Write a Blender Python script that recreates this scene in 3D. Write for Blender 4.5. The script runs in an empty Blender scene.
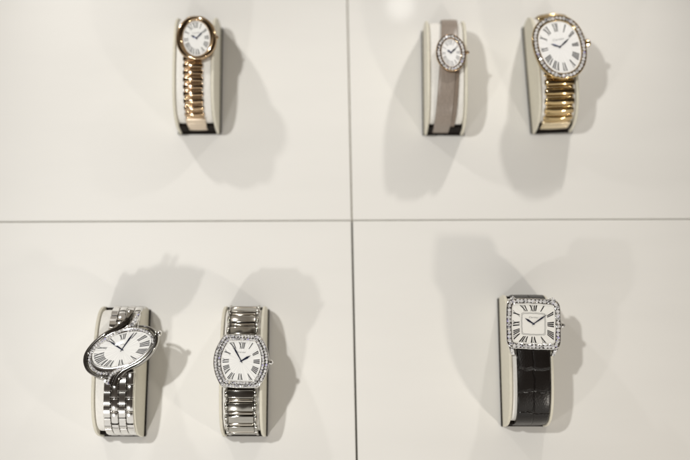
import bpy, math, random
from mathutils import Vector, Matrix
random.seed(7)
R = math.radians
sc = bpy.context.scene
COL = sc.collection
CM = 0.01

# ------------------------------------------------------------------ camera, world, lights
cam = bpy.data.objects.new('camera', bpy.data.cameras.new('camera')); COL.objects.link(cam)
cam.data.sensor_width = 36; cam.data.lens = 57.4
cam.data.clip_start = 0.02; cam.data.clip_end = 50
cam.location = (0, -0.7157, -0.160)
pitch, roll = R(12.6), R(0.25)
cam.rotation_euler = (Matrix.Rotation(R(90) + pitch, 4, 'X') @ Matrix.Rotation(-roll, 4, 'Z')).to_euler()
cam.data.dof.use_dof = True
cam.data.dof.focus_distance = 0.672
cam.data.dof.aperture_fstop = 2.9
sc.camera = cam

W = bpy.data.worlds.new("World"); sc.world = W; W.use_nodes = True
wn, wl = W.node_tree.nodes, W.node_tree.links
bg = wn['Background']
# a dim showroom: pale floor and counters low down, dark at eye level, brownish ceiling, some brighter patches
tc = wn.new('ShaderNodeTexCoord'); sx = wn.new('ShaderNodeSeparateXYZ')
ns = wn.new('ShaderNodeTexNoise'); ns.inputs['Scale'].default_value = 2.4; ns.inputs['Detail'].default_value = 4
ad = wn.new('ShaderNodeMath'); ad.operation = 'MULTIPLY_ADD'; ad.inputs[1].default_value = 0.9; ad.inputs[2].default_value = -0.45
sm = wn.new('ShaderNodeMath'); sm.operation = 'ADD'
mr = wn.new('ShaderNodeMapRange'); mr.inputs[1].default_value = -1; mr.inputs[2].default_value = 1
rp = wn.new('ShaderNodeValToRGB'); e = rp.color_ramp.elements
e[0].position = 0.0; e[0].color = (1.25, 1.2, 1.12, 1)
e[1].position = 1.0; e[1].color = (0.55, 0.50, 0.44, 1)
for p_, c_ in ((0.17, (1.15, 1.10, 1.02)), (0.24, (0.12, 0.10, 0.085)), (0.56, (0.045, 0.036, 0.027)), (0.74, (0.08, 0.063, 0.047)), (0.84, (0.70, 0.63, 0.53)), (0.91, (0.45, 0.38, 0.30))):
    q_ = e.new(p_); q_.color = (*c_, 1)
wl.new(tc.outputs['Generated'], ns.inputs['Vector']); wl.new(tc.outputs['Generated'], sx.inputs[0])
wl.new(ns.outputs['Fac'], ad.inputs[0]); wl.new(ad.outputs[0], sm.inputs[0]); wl.new(sx.outputs[2], sm.inputs[1])
wl.new(sm.outputs[0], mr.inputs[0]); wl.new(mr.outputs[0], rp.inputs['Fac'])
wl.new(rp.outputs['Color'], bg.inputs['Color']); bg.inputs['Strength'].default_value = 0.66

def spot(name, loc, aim, power, radius, angle, blend, color):
    d = bpy.data.lights.new(name, 'SPOT'); d.energy = power; d.shadow_soft_size = radius
    d.spot_size = R(angle); d.spot_blend = blend; d.color = color
    o = bpy.data.objects.new(name, d); COL.objects.link(o)
    o.location = Vector(loc) * CM
    o.rotation_euler = (Vector(aim) * CM - o.location).to_track_quat('-Z', 'Y').to_euler()
    return o
# x, y (minus = out of the wall), z in centimetres
spot('key_lamp', (-43, -112, 12), (-3, 0, -1), 23, 0.020, 40, 0.9, (1.0, 0.985, 0.945))
spot('corner_lamp', (-29, -24, 36), (-11, 0, 6), 2.3, 0.010, 68, 1.0, (1.0, 0.97, 0.92))
spot('corner_lamp', (20.5, -24, 40), (11, 0, 6), 2.9, 0.010, 66, 1.0, (1.0, 0.96, 0.90))
spot('corner_lamp', (-24, -31, -36), (-10, 0, -8), 2.2, 0.010, 80, 1.0, (1.0, 0.97, 0.92))
spot('corner_lamp', (36, -31, -38), (12, 0, -7), 2.9, 0.017, 76, 1.0, (1.0, 0.93, 0.83))
spot('added_glint_spot', (8, -40, 44), (3.95, 0, 16.1), 2.2, 0.004, 3.0, 1.0, (1.0, 0.98, 0.95))  # added lamp, its small pool stands in for a reflected glint on the panel

sc.view_settings.view_transform = 'Standard'; sc.view_settings.look = 'None'
sc.view_settings.exposure = 0.06; sc.view_settings.gamma = 1
sc.render.engine = 'CYCLES'

# ------------------------------------------------------------------ materials
def mat(name, col, rough=0.5, metal=0.0, **kw):
    m = bpy.data.materials.new(name); m.use_nodes = True
    nt = m.node_tree; b = nt.nodes['Principled BSDF']
    b.inputs['Base Color'].default_value = (*col, 1); b.inputs['Roughness'].default_value = rough
    b.inputs['Metallic'].default_value = metal
    if 'coat' in kw: b.inputs['Coat Weight'].default_value = kw['coat']; b.inputs['Coat Roughness'].default_value = kw.get('coat_rough', 0.1)
    if 'spec' in kw: b.inputs['Specular IOR Level'].default_value = kw['spec']
    if 'noise' in kw:      # (scale vector, colour amount, bump strength, bump distance)
        sv, amt, bs, bd = kw['noise']
        t = nt.nodes.new('ShaderNodeTexCoord'); mp = nt.nodes.new('ShaderNodeMapping'); mp.inputs['Scale'].default_value = sv
        n = nt.nodes.new('ShaderNodeTexNoise'); n.inputs['Scale'].default_value = 1; n.inputs['Detail'].default_value = 6
        nt.links.new(t.outputs['Object'], mp.inputs['Vector']); nt.links.new(mp.outputs['Vector'], n.inputs['Vector'])
        r = nt.nodes.new('ShaderNodeValToRGB')
        r.color_ramp.elements[0].position = 0.3; r.color_ramp.elements[1].position = 0.7
        r.color_ramp.elements[0].color = (*[c * (1 - amt) for c in col], 1)
        r.color_ramp.elements[1].color = (*[min(1, c * (1 + amt)) for c in col], 1)
        nt.links.new(n.outputs['Fac'], r.inputs['Fac']); nt.links.new(r.outputs['Color'], b.inputs['Base Color'])
        if bs:
            bp = nt.nodes.new('ShaderNodeBump'); bp.inputs['Strength'].default_value = bs; bp.inputs['Distance'].default_value = bd
            nt.links.new(n.outputs['Fac'], bp.inputs['Height']); nt.links.new(bp.outputs['Normal'], b.inputs['Normal'])
    return m

M = {}
M['panel'] = mat('cream_lacquer', (0.735, 0.725, 0.70), 0.42, spec=0.35, noise=((9, 9, 45), 0.013, 0.06, 0.0003))
M['gap'] = mat('gap_backing', (0.50, 0.47, 0.39), 0.9, noise=((200, 200, 200), 0.15, 0, 0))
M['gap_dark'] = mat('dark_joint_strip', (0.10, 0.095, 0.08), 0.8)
M['plate'] = mat('ivory_leather', (0.66, 0.63, 0.53), 0.5, noise=((500, 500, 500), 0.04, 0.25, 0.0003))
M['cushion'] = mat('white_suede', (0.78, 0.765, 0.73), 0.75, noise=((700, 700, 700), 0.035, 0.3, 0.0003))
M['brown'] = mat('dark_brown_base', (0.010, 0.007, 0.005), 0.8, spec=0.15, noise=((400, 400, 400), 0.3, 0.2, 0.0003))
M['rose'] = mat('rose_gold', (0.52, 0.38, 0.24), 0.11, 1.0)
M['rose_pale'] = mat('brushed_rose_gold', (0.80, 0.68, 0.54), 0.35, 1.0)
M['gold_pale'] = mat('brushed_yellow_gold', (0.80, 0.68, 0.47), 0.33, 1.0)
M['gold'] = mat('yellow_gold', (0.56, 0.42, 0.22), 0.11, 1.0)
M['steel'] = mat('white_gold', (0.80, 0.79, 0.77), 0.10, 1.0)
M['steel_dark'] = mat('polished_steel', (0.46, 0.45, 0.43), 0.08, 1.0)
M['steel_brushed'] = mat('brushed_steel', (0.45, 0.435, 0.40), 0.15, 1.0, noise=((60, 2500, 2500), 0.12, 0.1, 0.0001))
M['bronze'] = mat('champagne_rung', (0.66, 0.615, 0.54), 0.14, 1.0)
M['rhod'] = mat('blackened_rim', (0.16, 0.15, 0.14), 0.12, 1.0)
M['ink'] = mat('black_enamel', (0.012, 0.012, 0.014), 0.35)
M['greyink'] = mat('grey_print', (0.20, 0.20, 0.20), 0.5)
M['hand'] = mat('blued_steel', (0.015, 0.02, 0.05), 0.25, 0.4)
M['satin'] = mat('taupe_satin', (0.27, 0.225, 0.19), 0.38, noise=((900, 900, 150), 0.10, 0.2, 0.0002))
M['satin_dark'] = mat('taupe_lining', (0.21, 0.165, 0.13), 0.5, noise=((900, 900, 150), 0.10, 0.2, 0.0002))

def dial_mat(name, col, rays):
    m = mat(name, col, 0.48, 0.0, spec=0.35)
    nt = m.node_tree; b = nt.nodes['Principled BSDF']
    t = nt.nodes.new('ShaderNodeUVMap')
    sp = nt.nodes.new('ShaderNodeSeparateXYZ'); nt.links.new(t.outputs['UV'], sp.inputs[0])
    an = nt.nodes.new('ShaderNodeMath'); an.operation = 'ARCTAN2'
    nt.links.new(sp.outputs[0], an.inputs[0]); nt.links.new(sp.outputs[1], an.inputs[1])
    n = nt.nodes.new('ShaderNodeTexNoise'); n.noise_dimensions = '1D'; n.inputs['Scale'].default_value = 14; n.inputs['Detail'].default_value = 3
    nt.links.new(an.outputs[0], n.inputs['W'])
    r = nt.nodes.new('ShaderNodeValToRGB')
    r.color_ramp.elements[0].position = 0.3; r.color_ramp.elements[1].position = 0.7
    r.color_ramp.elements[0].color = (*[c * (1 - rays) for c in col], 1); r.color_ramp.elements[1].color = (*[min(0.95, c * (1 + rays * .4)) for c in col], 1)
    nt.links.new(n.outputs['Fac'], r.inputs['Fac']); nt.links.new(r.outputs['Color'], b.inputs['Base Color'])
    bp = nt.nodes.new('ShaderNodeBump'); bp.inputs['Strength'].default_value = rays; bp.inputs['Distance'].default_value = 0.0004
    nt.links.new(n.outputs['Fac'], bp.inputs['Height']); nt.links.new(bp.outputs['Normal'], b.inputs['Normal'])
    return m
M['dial'] = dial_mat('silvered_sunray_dial', (0.88, 0.88, 0.865), 0.16)
M['dial_plain'] = dial_mat('silvered_dial', (0.86, 0.85, 0.81), 0.04)
M['pearl'] = dial_mat('pearl_dial', (0.93, 0.925, 0.92), 0.10)

def crystal_mat():
    m = bpy.data.materials.new('sapphire_crystal'); m.use_nodes = True
    nt = m.node_tree; nt.nodes.clear()
    o = nt.nodes.new('ShaderNodeOutputMaterial'); mx = nt.nodes.new('ShaderNodeMixShader')
    t = nt.nodes.new('ShaderNodeBsdfTransparent'); g = nt.nodes.new('ShaderNodeBsdfGlossy'); g.inputs['Roughness'].default_value = 0.04
    lw = nt.nodes.new('ShaderNodeLayerWeight'); lw.inputs['Blend'].default_value = 0.5
    pw = nt.nodes.new('ShaderNodeMath'); pw.operation = 'POWER'; pw.inputs[1].default_value = 4
    f = nt.nodes.new('ShaderNodeMath'); f.operation = 'MULTIPLY_ADD'; f.inputs[1].default_value = 0.6; f.inputs[2].default_value = 0.04
    nt.links.new(lw.outputs['Facing'], pw.inputs[0]); nt.links.new(pw.outputs[0], f.inputs[0])
    nt.links.new(f.outputs[0], mx.inputs[0]); nt.links.new(t.outputs[0], mx.inputs[1]); nt.links.new(g.outputs[0], mx.inputs[2])
    nt.links.new(mx.outputs[0], o.inputs[0]); return m
M['crystal'] = crystal_mat()

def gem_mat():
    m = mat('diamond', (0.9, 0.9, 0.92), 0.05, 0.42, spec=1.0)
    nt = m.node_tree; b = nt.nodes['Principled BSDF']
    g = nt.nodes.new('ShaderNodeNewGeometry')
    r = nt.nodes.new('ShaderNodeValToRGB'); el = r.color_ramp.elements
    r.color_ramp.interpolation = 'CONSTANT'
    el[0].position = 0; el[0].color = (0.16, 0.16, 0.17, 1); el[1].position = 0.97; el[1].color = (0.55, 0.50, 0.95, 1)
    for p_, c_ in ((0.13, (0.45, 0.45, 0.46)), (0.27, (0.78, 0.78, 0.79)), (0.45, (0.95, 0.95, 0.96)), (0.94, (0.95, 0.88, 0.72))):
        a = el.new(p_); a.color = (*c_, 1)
    nt.links.new(g.outputs['Random Per Island'], r.inputs['Fac']); nt.links.new(r.outputs['Color'], b.inputs['Base Color'])  # sparkle painted into the base colour, a random tone per facet
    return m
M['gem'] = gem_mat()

def croc_mat():
    m = mat('black_crocodile_leather', (0.009, 0.007, 0.006), 0.30, spec=0.38)
    nt = m.node_tree; b = nt.nodes['Principled BSDF']
    t = nt.nodes.new('ShaderNodeUVMap'); mp = nt.nodes.new('ShaderNodeMapping'); mp.inputs['Scale'].default_value = (1.0, 0.72, 1)
    nz = nt.nodes.new('ShaderNodeTexNoise'); nz.inputs['Scale'].default_value = 1.6
    nt.links.new(t.outputs['UV'], mp.inputs['Vector'])
    add = nt.nodes.new('ShaderNodeMixRGB'); add.blend_type = 'LINEAR_LIGHT'; add.inputs[0].default_value = 0.16
    nt.links.new(mp.outputs[0], nz.inputs['Vector']); nt.links.new(mp.outputs[0], add.inputs[1]); nt.links.new(nz.outputs['Color'], add.inputs[2])
    v = nt.nodes.new('ShaderNodeTexBrick'); v.offset = 0.0; v.inputs['Scale'].default_value = 1.0
    v.inputs['Brick Width'].default_value = 1.0; v.inputs['Row Height'].default_value = 0.95; v.inputs['Mortar Size'].default_value = 0.075; v.inputs['Mortar Smooth'].default_value = 1.0
    nt.links.new(add.outputs[0], v.inputs['Vector'])
    mr = nt.nodes.new('ShaderNodeMapRange'); mr.inputs[1].default_value = 1.0; mr.inputs[2].default_value = 0.0
    nt.links.new(v.outputs['Fac'], mr.inputs[0])
    bp = nt.nodes.new('ShaderNodeBump'); bp.inputs['Strength'].default_value = 1.0; bp.inputs['Distance'].default_value = 0.0008
    n2 = nt.nodes.new('ShaderNodeTexNoise'); n2.inputs['Scale'].default_value = 12; nt.links.new(mp.outputs[0], n2.inputs['Vector'])
    bp2 = nt.nodes.new('ShaderNodeBump'); bp2.inputs['Strength'].default_value = 0.4; bp2.inputs['Distance'].default_value = 0.0003
    nt.links.new(n2.outputs[0], bp2.inputs['Height'])
    nt.links.new(mr.outputs[0], bp.inputs['Height']); nt.links.new(bp2.outputs[0], bp.inputs['Normal']); nt.links.new(bp.outputs[0], b.inputs['Normal'])
    return m
M['croc'] = croc_mat()

# ------------------------------------------------------------------ mesh helpers.  Points are (x, z, d): right, up, out of the wall, in cm
class MB:
    def __init__(s): s.v = []; s.f = []; s.uv = {}
    def pt(s, p, uv=None):
        s.v.append(p)
        if uv: s.uv[len(s.v) - 1] = uv
        return len(s.v) - 1
    def face(s, pts): s.f.append([s.pt(p) for p in pts])
    def loft(s, rings, closed=True, cap0=False, cap1=False, uvs=None):
        n = len(rings[0]); ids = [[s.pt(p, uvs[i][j] if uvs else None) for j, p in enumerate(r)] for i, r in enumerate(rings)]
        for i in range(len(rings) - 1):
            for j in range(n if closed else n - 1):
                k = (j + 1) % n
                s.f.append([ids[i][j], ids[i][k], ids[i + 1][k], ids[i + 1][j]])
        if cap0: s.f.append(list(reversed(ids[0])))
        if cap1: s.f.append(ids[-1])
    def box(s, x0, x1, z0, z1, d0, d1, bev=0.0):
        b = min(bev, (x1 - x0) / 2.01, (z1 - z0) / 2.01)
        def ring(i, d): return [(x0 + i, z0 + i, d), (x1 - i, z0 + i, d), (x1 - i, z1 - i, d), (x0 + i, z1 - i, d)]
        rs = [ring(0, d0), ring(0, d1 - b)] + ([ring(b * .3, d1 - b * .3), ring(b, d1)] if bev else [])
        s.loft(rs, True, True, True)
    def build(s, name, m, parent=None, smooth=None, X=None):
        me = bpy.data.meshes.new(name)
        vs = [Vector((p[0], -p[2], p[1])) for p in s.v]
        if X is not None: vs = [X @ v for v in vs]
        me.from_pydata([v * CM for v in vs], [], s.f)
        if s.uv:
            ul = me.uv_layers.new(name='UVMap')
            for l in me.loops: ul.data[l.index].uv = s.uv.get(l.vertex_index, (0, 0))
        import bmesh
        bm = bmesh.new(); bm.from_mesh(me); bmesh.ops.recalc_face_normals(bm, faces=bm.faces); bm.to_mesh(me); bm.free()
        me.materials.append(M[m] if isinstance(m, str) else m)
        if smooth:
            me.polygons.foreach_set('use_smooth', [True] * len(me.polygons))
            me.set_sharp_from_angle(angle=R(smooth))
        o = bpy.data.objects.new(name, me); COL.objects.link(o); o.parent = parent
        return o

def thing(name, label, cat, x, z, lean=0, group=None):
    o = bpy.data.objects.new(name, None); COL.objects.link(o)
    o.location = (x * CM, 0, z * CM); o.rotation_euler = (0, R(lean), 0); o.empty_display_size = 0.01
    o['label'] = label; o['category'] = cat
    if group: o['group'] = group
    return o

# ------------------------------------------------------------------ the setting: four lacquered panels over a dark backing
def panel(pts):      # pts: inner-cornered quad, counter-clockwise
    b = MB(); c = Vector((sum(p[0] for p in pts) / 4, sum(p[1] for p in pts) / 4))
    def ring(ins, d):
        r = []
        for (x, z) in pts:
            v = Vector((math.copysign(ins, c.x - x), math.copysign(ins, c.y - z))); r.append((x + v.x, z + v.y, d))
        return r
    b.loft([ring(0, -0.17), ring(0, -0.07), ring(0.025, -0.02), ring(0.07, 0)], True, True, True)
    o = b.build('wall_panel', 'panel', None); o['kind'] = 'structure'
    return o
EX = 75
hz = 0.66
def vx(z): return 0.47 + (0.5 - z) * 0.0143        # the upright joint runs a little out of plumb
gu, gl, gh = 0.04, 0.075, 0.03
panel([(-EX, hz + gh), (vx(hz) - gu, hz + gh), (vx(EX) - gu, EX), (-EX, EX)])
panel([(vx(hz) + gu, hz + gh), (EX, hz + gh), (EX, EX), (vx(EX) + gu, EX)])
panel([(-EX, -EX), (vx(-EX) - gl, -EX), (vx(hz) - gl + .02, hz - gh), (-EX, hz - gh)])
panel([(vx(-EX) + gl, -EX), (EX, -EX), (EX, hz - gh), (vx(hz) + gl - .02, hz - gh)])
b = MB(); b.box(-EX, EX, -EX, EX, -3.0, -0.18)
o = b.build('wall_backing', 'gap'); o['kind'] = 'structure'
b = MB(); q_ = 0.14; b.loft([[(vx(z) - q_, z, d) for z, d in ((-EX, -.176), (hz - .05, -.176))], [(vx(z) + q_, z, d) for z, d in ((-EX, -.176), (hz - .05, -.176))]], False)
o = b.build('joint_strip', 'gap_dark'); o['kind'] = 'structure'  # plain dark strip behind the lower upright joint

# ------------------------------------------------------------------ display stands
def sgnpow(v, p): return math.copysign(abs(v) ** p, v)
def profile(a, H, dc, n=2.6, steps=40, dback=0.35):
    """(z, d) outline from top back, over the rounded front, to the bottom back"""
    pts = [(a, dback)]
    for i in range(steps + 1):
        t = math.pi * i / steps
        pts.append((a * sgnpow(math.cos(t), 2 / n), dc + (H - dc) * abs(math.sin(t)) ** (2 / n)))
    pts.append((-a, dback))
    return pts
HH = 3.8; DC = 1.5; DP = 0.45
def stand(label, x, z, L, w, lean):
    t = thing('watch_stand', label, 'stand', x, z, lean, 'ivory stands holding the watches')
    a = L / 2; th = 0.20
    for s in (-1, 1):
        rings = []
        for (u, ins) in ((0, 0.07), (0.02, 0.02), (0.07, 0), (th - 0.07, 0), (th - 0.02, 0.02), (th, 0.07)):
            pr = profile(a - ins, HH - ins, DP, n=3.0, dback=0.22)
            rings.append([(s * (w / 2 - u), q[0], q[1]) for q in pr])
        bb = MB(); bb.loft(rings, True, True, True); bb.build('side_plate', 'plate', t, 40)
    bb = MB(); wi = w / 2 - th - 0.004
    rings = []
    for u, ins in ((-wi, 0.10), (-wi + 0.03, 0.045), (-wi + 0.10, 0.0), (0, -0.02), (wi - 0.10, 0), (wi - 0.03, 0.045), (wi, 0.10)):
        pr = profile(a - 0.34 - ins, HH - 0.10 - ins, DC + .15, dback=1.3)
        rings.append([(u, q[0], q[1]) for q in pr])
    bb.loft(rings, True, True, True); bb.build('cushion', 'cushion', t, 40)
    bb = MB(); bb.box(-wi, wi, -a + .12, a - .12, 0.30, 1.55); bb.build('core', 'brown', t)
    bb = MB(); bb.box(-w / 2 - .08, w / 2 + .08, -a + .04, a - .04, 0.003, 0.23, 0.03); bb.build('base_plate', 'brown', t)
    return t

# ------------------------------------------------------------------ path that straps and bracelets follow round a stand
class Path:
    def __init__(s, L, off=0.10):
        a = L / 2
        pr = profile(a - 0.30 + off * .6, HH - 0.08 + off, DC + .15, steps=160, dback=0.45)
        pr = [(a - 0.30 + off * .6, 1.0)] + pr[1:]
        s.p = pr; s.c = [0]
        for i in range(1, len(pr)):
            s.c.append(s.c[-1] + math.dist(pr[i], pr[i - 1]))
        s.len = s.c[-1]
    def at(s, q):
        q = max(0, min(s.len - 1e-6, q))
        for i in range(1, len(s.p)):
            if s.c[i] >= q:
                A, B = s.p[i - 1], s.p[i]; f = (q - s.c[i - 1]) / max(1e-9, s.c[i] - s.c[i - 1])
                z = A[0] + (B[0] - A[0]) * f; d = A[1] + (B[1] - A[1]) * f
                # smoothed tangent
                j0, j1 = max(0, i - 3), min(len(s.p) - 1, i + 2)
                tz, td = s.p[j1][0] - s.p[j0][0], s.p[j1][1] - s.p[j0][1]; l = math.hypot(tz, td)
                tz, td = tz / l, td / l
                return z, d, tz, td, -td * -1 * 0 + (-td), tz   # placeholder order, see frame()
        return None
    def frame(s, q):
        z, d, tz, td, _, _ = s.at(q)
        nz, nd = td, -tz            # outward normal (tangent runs top to bottom)
        return z, d, tz, td, nz, nd
    def q_at_z(s, z):
        for i in range(1, len(s.p)):
            if s.p[i][0] <= z and s.p[i][1] > DC: 
                return s.c[i]
        return s.len
    def map(s, q, u, h, x0=0.0, sk=0.0):
        z, d, tz, td, nz, nd = s.frame(q)
        return (u + x0 + sk * z, z + nz * h, d + nd * h)

def section_link(b, path, q0, q1, u0, u1, prof, x0, sk=0.0, endround=0.05, bulge=0.0):
    """bar across the band; prof = [(f along 0..1, height)]; the ends shrink to a rounded edge"""
    rings = []
    st = [(u0, 0.55), (u0 + endround * .4, 0.85), (u0 + endround, 1.0), (u1 - endround, 1.0), (u1 - endround * .4, 0.85), (u1, 0.55)]
    if bulge:
        mid = [(u0 + endround + (u1 - u0 - 2 * endround) * i / 8, 1.0) for i in range(1, 8)]; st = st[:3] + mid + st[3:]
        st = [(u, k * (1 - bulge * (2 * (u - u0) / (u1 - u0) - 1) ** 2)) for u, k in st]
    for u, k in st:
        rings.append([path.map(q0 + (q1 - q0) * (0.5 + (f - 0.5) * (0.7 + 0.3 * k)), u, h * k, x0, sk) for f, h in prof])
    b.loft(rings, True, True, True)
DOME = [(0, 0.0), (0.02, 0.35), (0.12, 0.68), (0.28, 0.90), (0.5, 1.0), (0.72, 0.90), (0.88, 0.68), (0.98, 0.35), (1, 0.0)]
SOFT = [(0, 0.0), (0.0, 0.45), (0.05, 0.70), (0.14, 0.86), (0.3, .96), (0.5, 1.0), (0.7, .96), (0.86, 0.86), (0.95, 0.70), (1.0, 0.45), (1, 0.0)]
def soft(h): return [(f, v * h) for f, v in SOFT]
def dome(h): return [(f, v * h) for f, v in DOME]
FLAT = [(0, 0.0), (0.0, 0.75), (0.06, 0.95), (0.14, 1.0), (0.86, 1.0), (0.94, 0.95), (1.0, 0.75), (1, 0.0)]
def flat(h): return [(f, v * h) for f, v in FLAT]

def band_parent(root, path, w, x0, sk, m, name='bracelet'):
    """thin under-strip that carries the links"""
    b = MB(); rings = []
    N = 60
    for i in range(N + 1):
        q = path.len * i / N
        rings.append([path.map(q, -w / 2 * .86, -0.05, x0, sk), path.map(q, w / 2 * .86, -0.05, x0, sk), path.map(q, w / 2 * .86, 0.02, x0, sk), path.map(q, -w / 2 * .86, 0.02, x0, sk)])
    b.loft(rings, True, True, True)
    return b.build(name, m, root, 40)

def strap(root, path, w0, w1, thick, x0, sk, m, qa=0.0, qb=None, name='strap', sub=8):
    b = MB(); rings = []; uvs = []
    qb = path.len if qb is None else qb; N = 80
    cs = [(-1, 0.0), (-1, 0.5), (-0.965, 0.85), (-0.9, 1.0), (-0.5, 1.06), (0, 1.08), (0.5, 1.06), (0.9, 1.0), (0.965, 0.85), (1, 0.5), (1, 0.0)]
    for i in range(N + 1):
        q = qa + (qb - qa) * i / N; hw = (w0 + (w1 - w0) * i / N) / 2
        rings.append([path.map(q, u * hw, v * thick, x0, sk) for u, v in cs]); uvs.append([(u * hw, q) for u, v in cs])
    b.loft(rings, True, True, True, uvs)
    return b.build(name, m, root, 50)

# ------------------------------------------------------------------ watch heads
def ellipse(a, b, n=2.0, rot=0.0, shift=0.0, egg=0.0):
    def C(t):
        t = t + shift
        x = a * sgnpow(math.sin(t), 2 / n); z = b * sgnpow(math.cos(t), 2 / n)
        x *= 1 + egg * z / b
        cr, sr = math.cos(rot), math.sin(rot)
        return (x * cr - z * sr, x * sr + z * cr)
    return C
def tonneau(a, b, at):
    """barrel: straight top and bottom of half-width at, bowed sides of half-width a"""
    pts = []
    n = 14
    for i in range(n): pts.append((-at + 2 * at * i / n, b * (1 + 0.025 * (1 - (2 * i / n - 1) ** 2))))
    for i in range(n * 2):
        f = i / (n * 2); z = b - 2 * b * f; pts.append((at + (a - at) * (1 - (z / b) ** 2), z))
    m = [(-x, -z) for x, z in pts]
    pts = pts + m
    # polar lookup
    ang = sorted([(math.atan2(p[0], p[1]) % (2 * math.pi), math.hypot(*p)) for p in pts])
    def C(t):
        t = t % (2 * math.pi)
        lo = ang[-1]; 
        for k, h in enumerate(ang):
            if h[0] >= t: break
            lo = h
        else: h = ang[0]
        a0 = lo[0] if lo[0] <= t else lo[0] - 2 * math.pi; a1 = h[0] if h[0] >= t else h[0] + 2 * math.pi
        f = (t - a0) / max(1e-9, a1 - a0); r = lo[1] + (h[1] - lo[1]) * f
        return (r * math.sin(t), r * math.cos(t))
    return C
def polarize(C):   # reparametrise a superellipse by direction so squarish shapes sample evenly
    pts = [C(2 * math.pi * i / 720) for i in range(720)]
    ang = sorted([(math.atan2(p[0], p[1]) % (2 * math.pi), math.hypot(*p)) for p in pts])
    def D(t):
        t = t % (2 * math.pi); import bisect
        k = bisect.bisect_left(ang, (t, 0)); h = ang[k % len(ang)]; lo = ang[k - 1]
        a0 = lo[0] if lo[0] <= t else lo[0] - 2 * math.pi; a1 = h[0] if h[0] >= t else h[0] + 2 * math.pi
        f = (t - a0) / max(1e-9, a1 - a0); r = lo[1] + (h[1] - lo[1]) * f
        return (r * math.sin(t), r * math.cos(t))
    return D

NT = 96
def loop(C, d, k=1.0): return [(C(2 * math.pi * i / NT)[0] * k, C(2 * math.pi * i / NT)[1] * k, d) for i in range(NT)]
def mixloop(A, B, f, d):
    r = []
    for i in range(NT):
        t = 2 * math.pi * i / NT; p, q = A(t), B(t); r.append((p[0] + (q[0] - p[0]) * f, p[1] + (q[1] - p[1]) * f, d))
    return r

def gem(b, x, z, d, r, tilt=0.42):
    a0 = random.random() * 6.28; n = 8
    nx, nz = random.uniform(-tilt, tilt), random.uniform(-tilt, tilt)
    def P(rr, ang, h):
        px, pz = rr * math.cos(ang), rr * math.sin(ang)
        return (x + px, z + pz, d + h + px * nx + pz * nz)
    g = [P(r, a0 + 2 * math.pi * i / n, 0) for i in range(n)]
    g0 = [P(r * .8, a0 + 2 * math.pi * i / n, -r * .5) for i in range(n)]
    k = [P(r * .55, a0 + 2 * math.pi * (i + .5) / n, r * .5) for i in range(n)]
    for i in range(n):      # every facet keeps its own corners, so each gets its own painted sparkle tone
        j = (i + 1) % n
        b.face([g[i], g[j], k[i]]); b.face([g[j], k[j], k[i]]); b.face([g0[i], g0[j], g[j], g[i]])
    b.face(k)

def gems_along(b, pts, r, pitch, dfun, closed=True):
    """evenly spaced stones along a polyline"""
    P = pts + ([pts[0]] if closed else []); c = [0]
    for i in range(1, len(P)): c.append(c[-1] + math.dist(P[i], P[i - 1]))
    pitch *= 0.88; r *= 0.95; n = max(1, round(c[-1] / pitch)); k = 1
    for m in range(n if closed else n + 1):
        q = c[-1] * m / n
        while k < len(c) - 1 and c[k] < q: k += 1
        f = (q - c[k - 1]) / max(1e-9, c[k] - c[k - 1])
        x = P[k - 1][0] + (P[k][0] - P[k - 1][0]) * f; z = P[k - 1][1] + (P[k][1] - P[k - 1][1]) * f
        gem(b, x, z, dfun(z) if callable(dfun) else dfun, r * random.uniform(.94, 1.05))

ROM = ['XII', 'I', 'II', 'III', 'IIII', 'V', 'VI', 'VII', 'VIII', 'IX', 'X', 'XI']
CW = {'I': 0.30, 'V': 0.62, 'X': 0.62}
def numeral_strokes(s, thick=0.15, thin=0.06):
    thick *= 1.12
    """quads in a box of height 1, centred on u=0"""
    tot = sum(CW[c] for c in s); u = -tot / 2; q = []
    for c in s:
        w = CW[c]; m = 0.045
        l, r = u + m, u + w - m
        if c == 'I':
            cx = u + w / 2; q.append([(cx - thick / 2, 0), (cx + thick / 2, 0), (cx + thick / 2, 1), (cx - thick / 2, 1)])
            for v in (0, .955): q.append([(l, v), (r, v), (r, v + .045), (l, v + .045)])
        elif c == 'V':
            cx = u + w / 2
            q.append([(cx - thick * .5, 0), (cx + thick * .4, 0), (l + thick * 1.15, 1), (l + .02, 1)])
            q.append([(cx, 0), (cx + thin, 0), (r - .04, 1), (r - .04 - thin, 1)])
            for a_ in ((l - .03, l + .24), (r - .20, r + .03)): q.append([(a_[0], .955), (a_[1], .955), (a_[1], 1), (a_[0], 1)])
        else:
            q.append([(r - thick - .02, 0), (r - .02, 0), (l + thick + .02, 1), (l + .02, 1)])
            q.append([(l + .03, 0), (l + .03 + thin, 0), (r - .03, 1), (r - .03 - thin, 1)])
            for v in (0, .955):
                for a_ in ((l - .02, l + .2), (r - .2, r + .02)): q.append([(a_[0], v), (a_[1], v), (a_[1], v + .045), (a_[0], v + .045)])
        u += w
    return q

def word(parent, text, cx, cz, size, d, X, m='greyink'):
    c = bpy.data.curves.new('logo', 'FONT'); c.body = text; c.size = size * CM; c.align_x = 'CENTER'; c.shear = 0.25
    t = bpy.data.objects.new('logo_tmp', c); COL.objects.link(t)
    bpy.context.view_layer.update()
    me = bpy.data.meshes.new_from_object(t.evaluated_get(bpy.context.evaluated_depsgraph_get()))
    bpy.data.objects.remove(t)
    for v in me.vertices:
        p = Vector((v.co.x / CM * 1.35 + cx, -d, v.co.y / CM + cz)); v.co = (X @ p) * CM
    me.name = 'lettering'; me.materials.clear(); me.materials.append(M[m])
    o = bpy.data.objects.new('lettering', me); COL.objects.link(o); o.parent = parent

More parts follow.
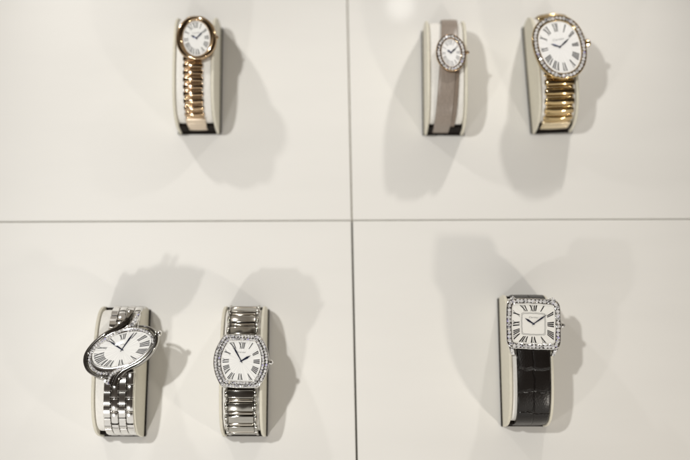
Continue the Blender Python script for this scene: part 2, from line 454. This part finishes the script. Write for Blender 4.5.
def make_dial(root, C, d, X, m, r0, r1, nw, hour, minute, hl, ml, thick=0.15, logo=None, track=None, ink='ink', hw=1.0, hands_m='hand'):
    b = MB(); rings = []; uvs = []
    for k in (1.02, 0.8, 0.55, 0.3, 0.02):
        rg = loop(C, d, k); rings.append(rg); uvs.append([(p[0], p[1]) for p in rg])
    b.loft(rings, True, False, True, uvs)
    dl = b.build('dial', m, root, None, X)
    for h in range(12):
        b = MB(); t0 = h * math.pi / 6
        e_ = 0.01; c0, c1 = C(t0 - e_), C(t0 + e_); sp = math.dist(c0, c1) / (2 * e_)
        rm = (r0 + r1) / 2; k = 1 / (sp * rm)
        if h % 3: k *= 1.0
        for quad in numeral_strokes(ROM[h], thick):
            sub = []
            (a0, v0), (a1, v1), (a2, v2), (a3, v3) = quad
            def mp(u, v):
                p = C(t0 + u * nw * k); rho = r0 + (r1 - r0) * v; return (p[0] * rho, p[1] * rho, d + 0.006)
            steps = 5 if abs(v2 - v1) > 0.5 else 1
            for s_ in range(steps):
                f0, f1 = s_ / steps, (s_ + 1) / steps
                A = mp(a0 + (a3 - a0) * f0, v0 + (v3 - v0) * f0); B = mp(a1 + (a2 - a1) * f0, v1 + (v2 - v1) * f0)
                D = mp(a0 + (a3 - a0) * f1, v0 + (v3 - v0) * f1); E = mp(a1 + (a2 - a1) * f1, v1 + (v2 - v1) * f1)
                b.face([A, B, E, D])
        b.build('numeral', ink, dl, None, X)
    if track:
        b = MB()
        for rr in (track, track - 0.05):
            n = 120
            b.loft([[(C(2 * math.pi * i / n)[0] * (rr + o_), C(2 * math.pi * i / n)[1] * (rr + o_), d + .006) for i in range(n)] for o_ in (0, 0.010)], True)
        for i in range(60):
            t0 = 2 * math.pi * i / 60; w_ = 0.010
            p0, p1 = C(t0 - w_), C(t0 + w_)
            b.face([(p0[0] * (track - .05), p0[1] * (track - .05), d + .009), (p1[0] * (track - .05), p1[1] * (track - .05), d + .009), (p1[0] * track, p1[1] * track, d + .009), (p0[0] * track, p0[1] * track, d + .009)])
        b.build('minute_track', 'greyink', dl, None, X)
    if logo: word(dl, 'Cartier', 0, logo[0], logo[1], d + .006, X)
    for nm, ang, ln, w, dd in (('hour_hand', hour, hl, 0.075 * hw, .03), ('minute_hand', minute, ml, 0.055 * hw, .045)):
        b = MB(); A = R(ang); dx, dz = math.sin(A), math.cos(A); px, pz = dz, -dx
        sh = [(-0.12 * ln, w * .35), (0.0, w * .45), (0.35 * ln, w * .75), (0.62 * ln, w * 1.0), (0.8 * ln, w * .55), (ln, 0.006)]
        lo = [[(dx * q + px * s_ * ww, dz * q + pz * s_ * ww, d + dd + hh) for s_, hh in ((-1, 0), (0, 0.012), (1, 0), (0, -0.006))] for q, ww in sh]
        b.loft(lo, True, True, True); b.build(nm, hands_m, root, 20, X)
    b = MB(); b.loft([[(r_ * math.cos(i * math.pi / 6), r_ * math.sin(i * math.pi / 6), d + h_) for i in range(12)] for r_, h_ in ((.06, .01), (.06, .06), (.04, .075))], True, True, True)
    b.build('hand_pivot', hands_m, root, 40, X)
    return dl

def make_crystal(root, C, d, rise, X):
    b = MB(); b.loft([loop(C, d + rise * (1 - k * k), k) for k in (1.0, .9, .75, .55, .3, .02)], True, False, True)
    b.build('crystal', 'crystal', root, 60, X)

def make_crown(root, x, z, r, ln, ang, X, m, stone=None, d=0.28):
    b = MB(); A = R(ang); dx, dz = math.cos(A), math.sin(A); n = 24
    rings = []
    for q, rr in ((-.12, .35), (0, .35), (0.0, .8), (.04, 1), (ln * .55, 1.0), (ln * .8, .8), (ln, .35)):
        rings.append([(x + dx * q - dz * rr * r * (1 - .06 * (i % 2)) * math.cos(2 * math.pi * i / n), z + dz * q + dx * rr * r * (1 - .06 * (i % 2)) * math.cos(2 * math.pi * i / n), d + rr * r * math.sin(2 * math.pi * i / n)) for i in range(n)])
    b.loft(rings, True, True, True); c = b.build('crown', m, root, 30, X)
    if stone:
        b = MB(); rings = []
        for q, rr in ((ln * .7, .6), (ln * 1.0, .5), (ln * 1.2, .05)):
            rings.append([(x + dx * q - dz * rr * r * math.cos(2 * math.pi * i / 10), z + dz * q + dx * rr * r * math.cos(2 * math.pi * i / 10), d + rr * r * math.sin(2 * math.pi * i / 10)) for i in range(10)])
        b.loft(rings, True, True, True); b.build('cabochon', stone, c, 60, X)

def head_matrix(path, c, x, rot, tilt, lift=0.02):
    q = path.q_at_z(c); z, d, *_ = path.frame(q)
    return Matrix.Translation((x, -(d + lift), c)) @ Matrix.Rotation(R(-tilt), 4, 'X') @ Matrix.Rotation(R(-rot), 4, 'Y')
    # rot > 0 turns the head counter-clockwise as seen in the photograph

def metal_case(root, O, I, X, m, T=0.42, bez='domed', name='case'):
    b = MB()
    b.loft([loop(O, -0.10, .80), loop(O, 0.0, .93), loop(O, 0.10, .99), loop(O, T * .62, 1.0)], True, True, False)
    c_r = [mixloop(O, I, 0.0, T * .62)]
    if bez == 'domed': pr = [(0.03, .80), (.12, .93), (.3, 1.0), (.5, 1.0), (.72, .93), (.9, .82), (1.0, .68), (1.0, .55)]
    else: pr = [(0.0, .80), (.05, .90), (.12, .94), (.16, .86), (.84, .86), (.88, .94), (.95, .92), (1.0, .84), (1.0, .70)]
    c_r += [mixloop(O, I, f, T * v) for f, v in pr]
    b.loft(c_r, True)
    return b.build(name, m, root, 45, X)

STANDS = {}
def place(lbl_stand, lbl_watch, x, zb, L, w, lean):
    z = zb + L / 2
    stand(lbl_stand, x, z, L, w, lean)
    t = thing('wristwatch', lbl_watch, 'wristwatch', x, z, lean, 'wristwatches on ivory stands')
    return t, Path(L)

# ---- oval rose gold watch on fluted bracelet, upper left
L = 7.75
t, pth = place('ivory stand under the rose gold oval watch, alone in the upper left panel',
               'plain polished rose gold oval watch without diamonds on a fluted link bracelet', -9.87, 6.66, L, 2.75, -0.4)
x0, sk, bw = -0.02, -0.012, 1.30
br = band_parent(t, pth, bw, x0, sk, 'rose')
def fluted(path, bw, pitch, h, x0, sk, m, c, half, taper=0.0):
    q = 0.02; n = 0
    while q + pitch * .9 < path.len:
        z, d_ = path.frame(q + pitch / 2)[:2]
        inc = d_ > DC + .3 and abs(z - c) < half
        end = z < 0 and path.len - q < 2.15
        if not inc:
            b = MB(); w_ = bw * (1 - taper * q / path.len)
            if end:
                section_link(b, path, q, q + pitch * 0.97, -w_ / 2, w_ / 2, flat(h * .8), x0, sk, 0.06, 0.15)
            else:
                section_link(b, path, q, q + pitch * 0.72, -w_ / 2, w_ / 2, soft(h), x0, sk, 0.14, 0.6)
                section_link(b, path, q + pitch * 0.70, q + pitch * 1.0, -w_ / 2 * .90, w_ / 2 * .90, dome(h * .45), x0, sk, 0.08, 0.3)
            b.build('link', m + '_pale' if end else m, br, 50)
        q += pitch; n += 1
fluted(pth, bw, 0.47, 0.19, x0, sk, 'rose', 1.5, 0.9)
X = head_matrix(pth, 1.42, 0.22, 6, 3)
O = ellipse(1.33, 1.56, 2.1); I = ellipse(0.88, 1.26, 2.0)
metal_case(t, O, I, X, 'rose', 0.52)
make_dial(t, I, 0.33, X, 'dial', 0.60, 0.92, 0.30, -54, 47, 0.42, 0.62, 0.13, logo=(0.36, .13), ink='ink')
make_crystal(t, I, 0.37, 0.10, X)
make_crown(t, 1.24, -0.06, 0.13, 0.2, -3, X, 'rose')

# ---- small diamond oval watch on satin strap, upper middle
t, pth = place('ivory stand carrying the small oval watch on its taupe satin strap',
               'small rose gold oval watch with diamond bezel on a taupe satin strap', 6.74, 6.50, 7.6, 2.65, 0.5)
strap(t, pth, 1.02, 1.02, 0.07, 0.30, 0.06, 'satin_dark', qa=4.2, name='strap_lining')
strap(t, Path(7.6, 0.17), 1.08, 1.10, 0.10, 0.02, 0.07, 'satin')
X = head_matrix(Path(7.6, .22), 0.52, 0.20, 4, 2)
O = ellipse(0.98, 1.30, 2.0); I = ellipse(0.62, 0.98, 2.0)
metal_case(t, O, I, X, 'rose', 0.40, 'flat')
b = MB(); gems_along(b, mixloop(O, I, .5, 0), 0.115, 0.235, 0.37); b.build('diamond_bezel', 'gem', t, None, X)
make_dial(t, I, 0.31, X, 'pearl', 0.58, 0.92, 0.22, -48, 50, 0.32, 0.46, 0.12, ink='greyink')
make_crystal(t, I, 0.345, 0.06, X)
make_crown(t, 0.98, -0.02, 0.12, 0.2, -3, X, 'rose', 'hand')

# ---- large yellow gold diamond oval watch, upper right
t, pth = place('ivory stand carrying the large yellow gold watch at the upper right',
               'large yellow gold oval watch with diamond bezel on a wide fluted gold bracelet', 13.90, 6.62, 7.8, 2.65, -2.2)
x0, sk, bw = 0.08, 0.02, 2.02
br = band_parent(t, pth, bw, x0, sk, 'gold')
fluted(pth, bw, 0.62, 0.24, x0, sk, 'gold', 0.7, 1.35, 0.06)
X = head_matrix(pth, 0.66, 0.18, 7.5, 3)
O = ellipse(1.72, 2.25, 2.3, egg=.06); I = ellipse(1.34, 1.85, 2.25, egg=.06)
metal_case(t, O, I, X, 'gold', 0.50, 'flat')
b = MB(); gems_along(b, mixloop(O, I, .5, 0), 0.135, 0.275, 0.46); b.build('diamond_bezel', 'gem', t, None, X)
make_dial(t, I, 0.40, X, 'pearl', 0.60, 0.92, 0.36, -60, 56, 0.62, 0.86, 0.17, logo=(0.48, .2))
make_crystal(t, I, 0.44, 0.10, X)
make_crown(t, 1.74, 0.02, 0.25, 0.30, -4, X, 'gold', 'gold')

# ---- swirled crossover watch on steel bracelet, lower left
t, pth = place('ivory stand under the swirled watch at the lower left',
               'tilted oval watch wrapped in an S shaped diamond swirl on a polished steel bracelet', -14.22, -13.52, 8.25, 2.72, 0.3)
x0, sk, bw = 0.38, 0.02, 1.86
br = band_parent(t, pth, bw * .9, x0, sk, 'rhod')
pitch = 0.80; q = 0.05
cw = bw / 4
while q + pitch * .6 < pth.len:
    z = pth.frame(q)[0]; front = pth.frame(q)[1] > DC + .3
    if not (front and abs(z - 1.0) < 0.75):
        b = MB()
        for k in range(4):
            qq = q + (pitch / 2 if k % 2 else 0); u0 = -bw / 2 + k * cw; hh = 1.0
            section_link(b, pth, qq, qq + pitch * .97, u0 + .01, u0 + cw - .01, [(0, 0), (0, .11), (.05, .145), (.2, .165), (.5, .175), (.8, .165), (.95, .145), (1, .11), (1, 0)], x0, sk, 0.04, 0.15 if k % 2 else 0.0)
        b.build('link', 'steel', br, 30)
    q += pitch
X = head_matrix(pth, 1.03, 0.50, 0, -2.5, 0.04)
K = 1 / (6.14 * 15.55)
def zp(x, y): return ((x - 243) * K, (283 - y) * K)
def smooth_line(pts, n=60):
    P = [Vector(zp(*p)) for p in pts]; out = []
    m = len(P) - 1
    for i in range(n + 1):
        f = i / n * m; k = min(m - 1, int(f)); f -= k
        p0, p1, p2, p3 = P[max(0, k - 1)], P[k], P[k + 1], P[min(m, k + 2)]
        out.append(0.5 * ((2 * p1) + (p2 - p0) * f + (2 * p0 - 5 * p1 + 4 * p2 - p3) * f * f + (3 * p1 - p0 - 3 * p2 + p3) * f ** 3))
    return out
def droop(z):
    if z < 0.9: return 0.0
    k = min(1.0, (z - 0.9) / 0.5)
    return 0.62 * k * max(0.0, pth.frame(pth.q_at_z(0.95))[1] - pth.frame(pth.q_at_z(0.95 + z))[1])
def ribbon(name, pts, w0, wm, w1, dlow, dtop, m, round_=True, dmid=None):
    P = smooth_line(pts); b = MB(); rings = []; n = len(P)
    for i, p in enumerate(P):
        a = P[max(0, i - 1)]; c = P[min(n - 1, i + 1)]; tg = (c - a).normalized(); nr = Vector((-tg.y, tg.x))
        f = i / (n - 1); w = (w0 * (1 - f) ** 2 + 2 * wm * f * (1 - f) * 1.0 + w1 * f ** 2) * K
        if f < 0.5: w = (w0 + (wm - w0) * math.sin(f * math.pi)) * K
        else: w = (w1 + (wm - w1) * math.sin(f * math.pi)) * K
        sh = [(-1, dlow), (-1, dtop - .10), (-.8, dtop - .03), (-.4, dtop), (.4, dtop), (.8, dtop - .03), (1, dtop - .10), (1, dlow)]
        rings.append([(p.x + nr.x * w / 2 * u, p.y + nr.y * w / 2 * u, h - droop(p.y)) for u, h in sh])
    b.loft(rings, True, True, True); return b.build(name, m, t, 40, X)
rt = R(19.6)
Id = ellipse(1.90, 0.97, 2.05, rot=rt, shift=R(11))
O = ellipse(2.12, 1.20, 2.1, rot=rt, shift=R(11))
b = MB(); b.loft([loop(O, -0.10, .80), loop(O, 0.0, .93), loop(O, 0.10, .99), loop(O, .30, 1.0), loop(O, .36, .985), mixloop(O, Id, .8, .38), loop(Id, .37), loop(Id, .28)], True, True, False)
b.build('case', 'steel', t, 45, X)
ribbon('polished_swirl', [(283, 45), (270, 90), (243, 130), (200, 160), (150, 190), (100, 228), (60, 272), (36, 315), (33, 360), (52, 402), (92, 432), (135, 445), (170, 440)], 42, 25, 14, 0.0, 0.46, 'steel_dark')
ribbon('polished_swirl', [(205, 492), (222, 445), (252, 412), (300, 385), (350, 360), (395, 322), (425, 280), (443, 235), (440, 195), (415, 165), (375, 148), (335, 145)], 42, 24, 12, 0.0, 0.46, 'steel_dark')
ribbon('diamond_rail', [(322, 70), (310, 105), (292, 137), (262, 160), (222, 180), (180, 200), (135, 228), (92, 264), (64, 305), (58, 350), (78, 392), (118, 418), (160, 424)], 34, 22, 14, 0.1, 0.42, 'steel')
ribbon('diamond_rail', [(168, 480), (182, 440), (210, 412), (255, 392), (305, 368), (352, 338), (392, 300), (416, 258), (420, 218), (400, 188), (360, 170), (315, 165), (280, 172)], 34, 18, 14, 0.1, 0.42, 'steel')
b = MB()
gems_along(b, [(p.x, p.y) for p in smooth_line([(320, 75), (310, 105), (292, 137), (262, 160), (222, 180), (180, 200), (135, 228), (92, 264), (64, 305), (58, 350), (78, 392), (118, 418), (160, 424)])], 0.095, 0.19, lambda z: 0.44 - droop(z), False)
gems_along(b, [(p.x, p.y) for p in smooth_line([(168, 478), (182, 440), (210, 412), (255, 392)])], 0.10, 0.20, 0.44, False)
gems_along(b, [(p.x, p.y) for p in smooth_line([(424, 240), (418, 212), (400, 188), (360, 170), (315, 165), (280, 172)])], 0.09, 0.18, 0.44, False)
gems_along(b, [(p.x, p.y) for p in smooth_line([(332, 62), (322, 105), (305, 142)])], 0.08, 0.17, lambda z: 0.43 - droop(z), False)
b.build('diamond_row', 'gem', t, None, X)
make_dial(t, Id, 0.30, X, 'dial', 0.60, 0.93, 0.34, -56, 34, 0.90, 1.28, 0.18, logo=(0.28, .12), hw=.9)
make_crystal(t, Id, 0.36, 0.10, X)
make_crown(t, 2.16, 0.98, 0.20, 0.24, 20, X, 'steel', 'gem', d=0.30)

# ---- barrel shaped diamond watch on steel bracelet, lower middle
t, pth = place('ivory stand under the barrel shaped watch in the lower left panel',
               'barrel shaped watch with diamond covered case on a bracelet of wide steel bars', -6.42, -13.54, 8.25, 2.68, 0.2)
x0, sk, bw = 0.02, 0.006, 1.98
br = band_parent(t, pth, bw * .96, x0, sk, 'rhod')
pitch = 0.78; q = 0.12
while q + pitch * .6 < pth.len:
    z = pth.frame(q)[0]; front = pth.frame(q)[1] > DC + .3
    if not (front and abs(z - 0.35) < 1.15):
        b = MB()
        section_link(b, pth, q, q + pitch * .64, -bw / 2 * .80, bw / 2 * .80, flat(0.14), x0, sk, 0.05)
        for s in (-1, 1):
            c_ = s * bw / 2 * .90
            section_link(b, pth, q - .04, q + pitch * .60, c_ - .10, c_ + .10, dome(0.19), x0, sk, 0.06)
        l_ = b.build('link', 'steel_brushed' , br, 45)
        b = MB(); section_link(b, pth, q + pitch * .67, q + pitch * .96, -bw / 2 * .74, bw / 2 * .76, dome(0.13), x0, sk, 0.04)
        b.build('rung', 'bronze', l_, 45)
        b = MB()
        for s in (-1, 1):
            c_ = s * bw / 2 * .88
            section_link(b, pth, q + pitch * .62, q + pitch * .91, c_ - .09, c_ + .09, dome(0.17), x0, sk, 0.05)
        b.build('side_cap', 'steel', l_, 45)
    q += pitch
X = head_matrix(pth, 0.28, 0.04, -2.0, 1, 0.04)
O = tonneau(1.70, 1.60, 1.12); I = tonneau(1.22, 1.20, 0.80)
metal_case(t, O, I, X, 'steel', 0.48, 'flat')
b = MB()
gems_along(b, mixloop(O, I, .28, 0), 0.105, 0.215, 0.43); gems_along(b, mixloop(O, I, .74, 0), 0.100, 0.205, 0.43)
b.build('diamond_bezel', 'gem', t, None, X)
make_dial(t, I, 0.38, X, 'dial', 0.62, 0.93, 0.30, 58, -31, 0.66, 1.12, 0.18, logo=(0.50, .13), hw=.9)
make_crystal(t, I, 0.43, 0.04, X)
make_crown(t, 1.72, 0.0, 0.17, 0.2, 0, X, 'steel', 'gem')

# ---- square diamond watch on black crocodile strap, lower right
t, pth = place('ivory stand under the square watch, alone in the lower right panel',
               'square watch with diamond bezel on a black crocodile leather strap', 11.42, -13.0, 8.35, 2.75, 0.3)
x0, sk = 0.12, 0.0
strap(t, pth, 2.18, 1.95, 0.15, x0, sk, 'croc')
X = head_matrix(pth, 1.90, 0.16, 0.5, 3, 0.10)
X = X @ Matrix.Rotation(R(2.4), 4, 'Y')
O = polarize(ellipse(1.68, 1.59, 7)); I = polarize(ellipse(1.32, 1.22, 12))
metal_case(t, O, I, X, 'steel', 0.42, 'flat')
for sx in (-1, 1):
    for sz in (-1, 1):
        b = MB(); rings = []
        for k in range(7):
            f = k / 6; cx = sx * (1.36 - 0.14 * f); cz = sz * (1.40 + (0.52 if sz < 0 else 0.30) * f); hw = 0.17 * (1 - .25 * f); dd = 0.34 - 0.24 * f * f
            rings.append([(cx + u * hw, cz, dd + v) for u, v in ((-1, -.22), (-1, -.04), (-.6, 0.02), (.6, 0.02), (1, -.04), (1, -.22))])
        b.loft(rings, True, True, True); lg = b.build('lug', 'steel', t, 40, X)
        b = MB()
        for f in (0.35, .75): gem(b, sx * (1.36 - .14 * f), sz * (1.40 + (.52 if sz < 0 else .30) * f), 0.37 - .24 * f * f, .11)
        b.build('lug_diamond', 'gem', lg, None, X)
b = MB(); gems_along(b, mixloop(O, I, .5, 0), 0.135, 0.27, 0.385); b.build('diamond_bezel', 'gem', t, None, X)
make_dial(t, I, 0.325, X, 'dial_plain', 0.64, 0.94, 0.36, -57, 54, 0.62, 1.02, 0.18, logo=(0.36, .15), track=0.56, hw=.9)
make_crystal(t, I, 0.39, 0.004, X)
make_crown(t, 1.70, 0.0, 0.20, 0.22, 0, X, 'steel', 'hand', d=.22)
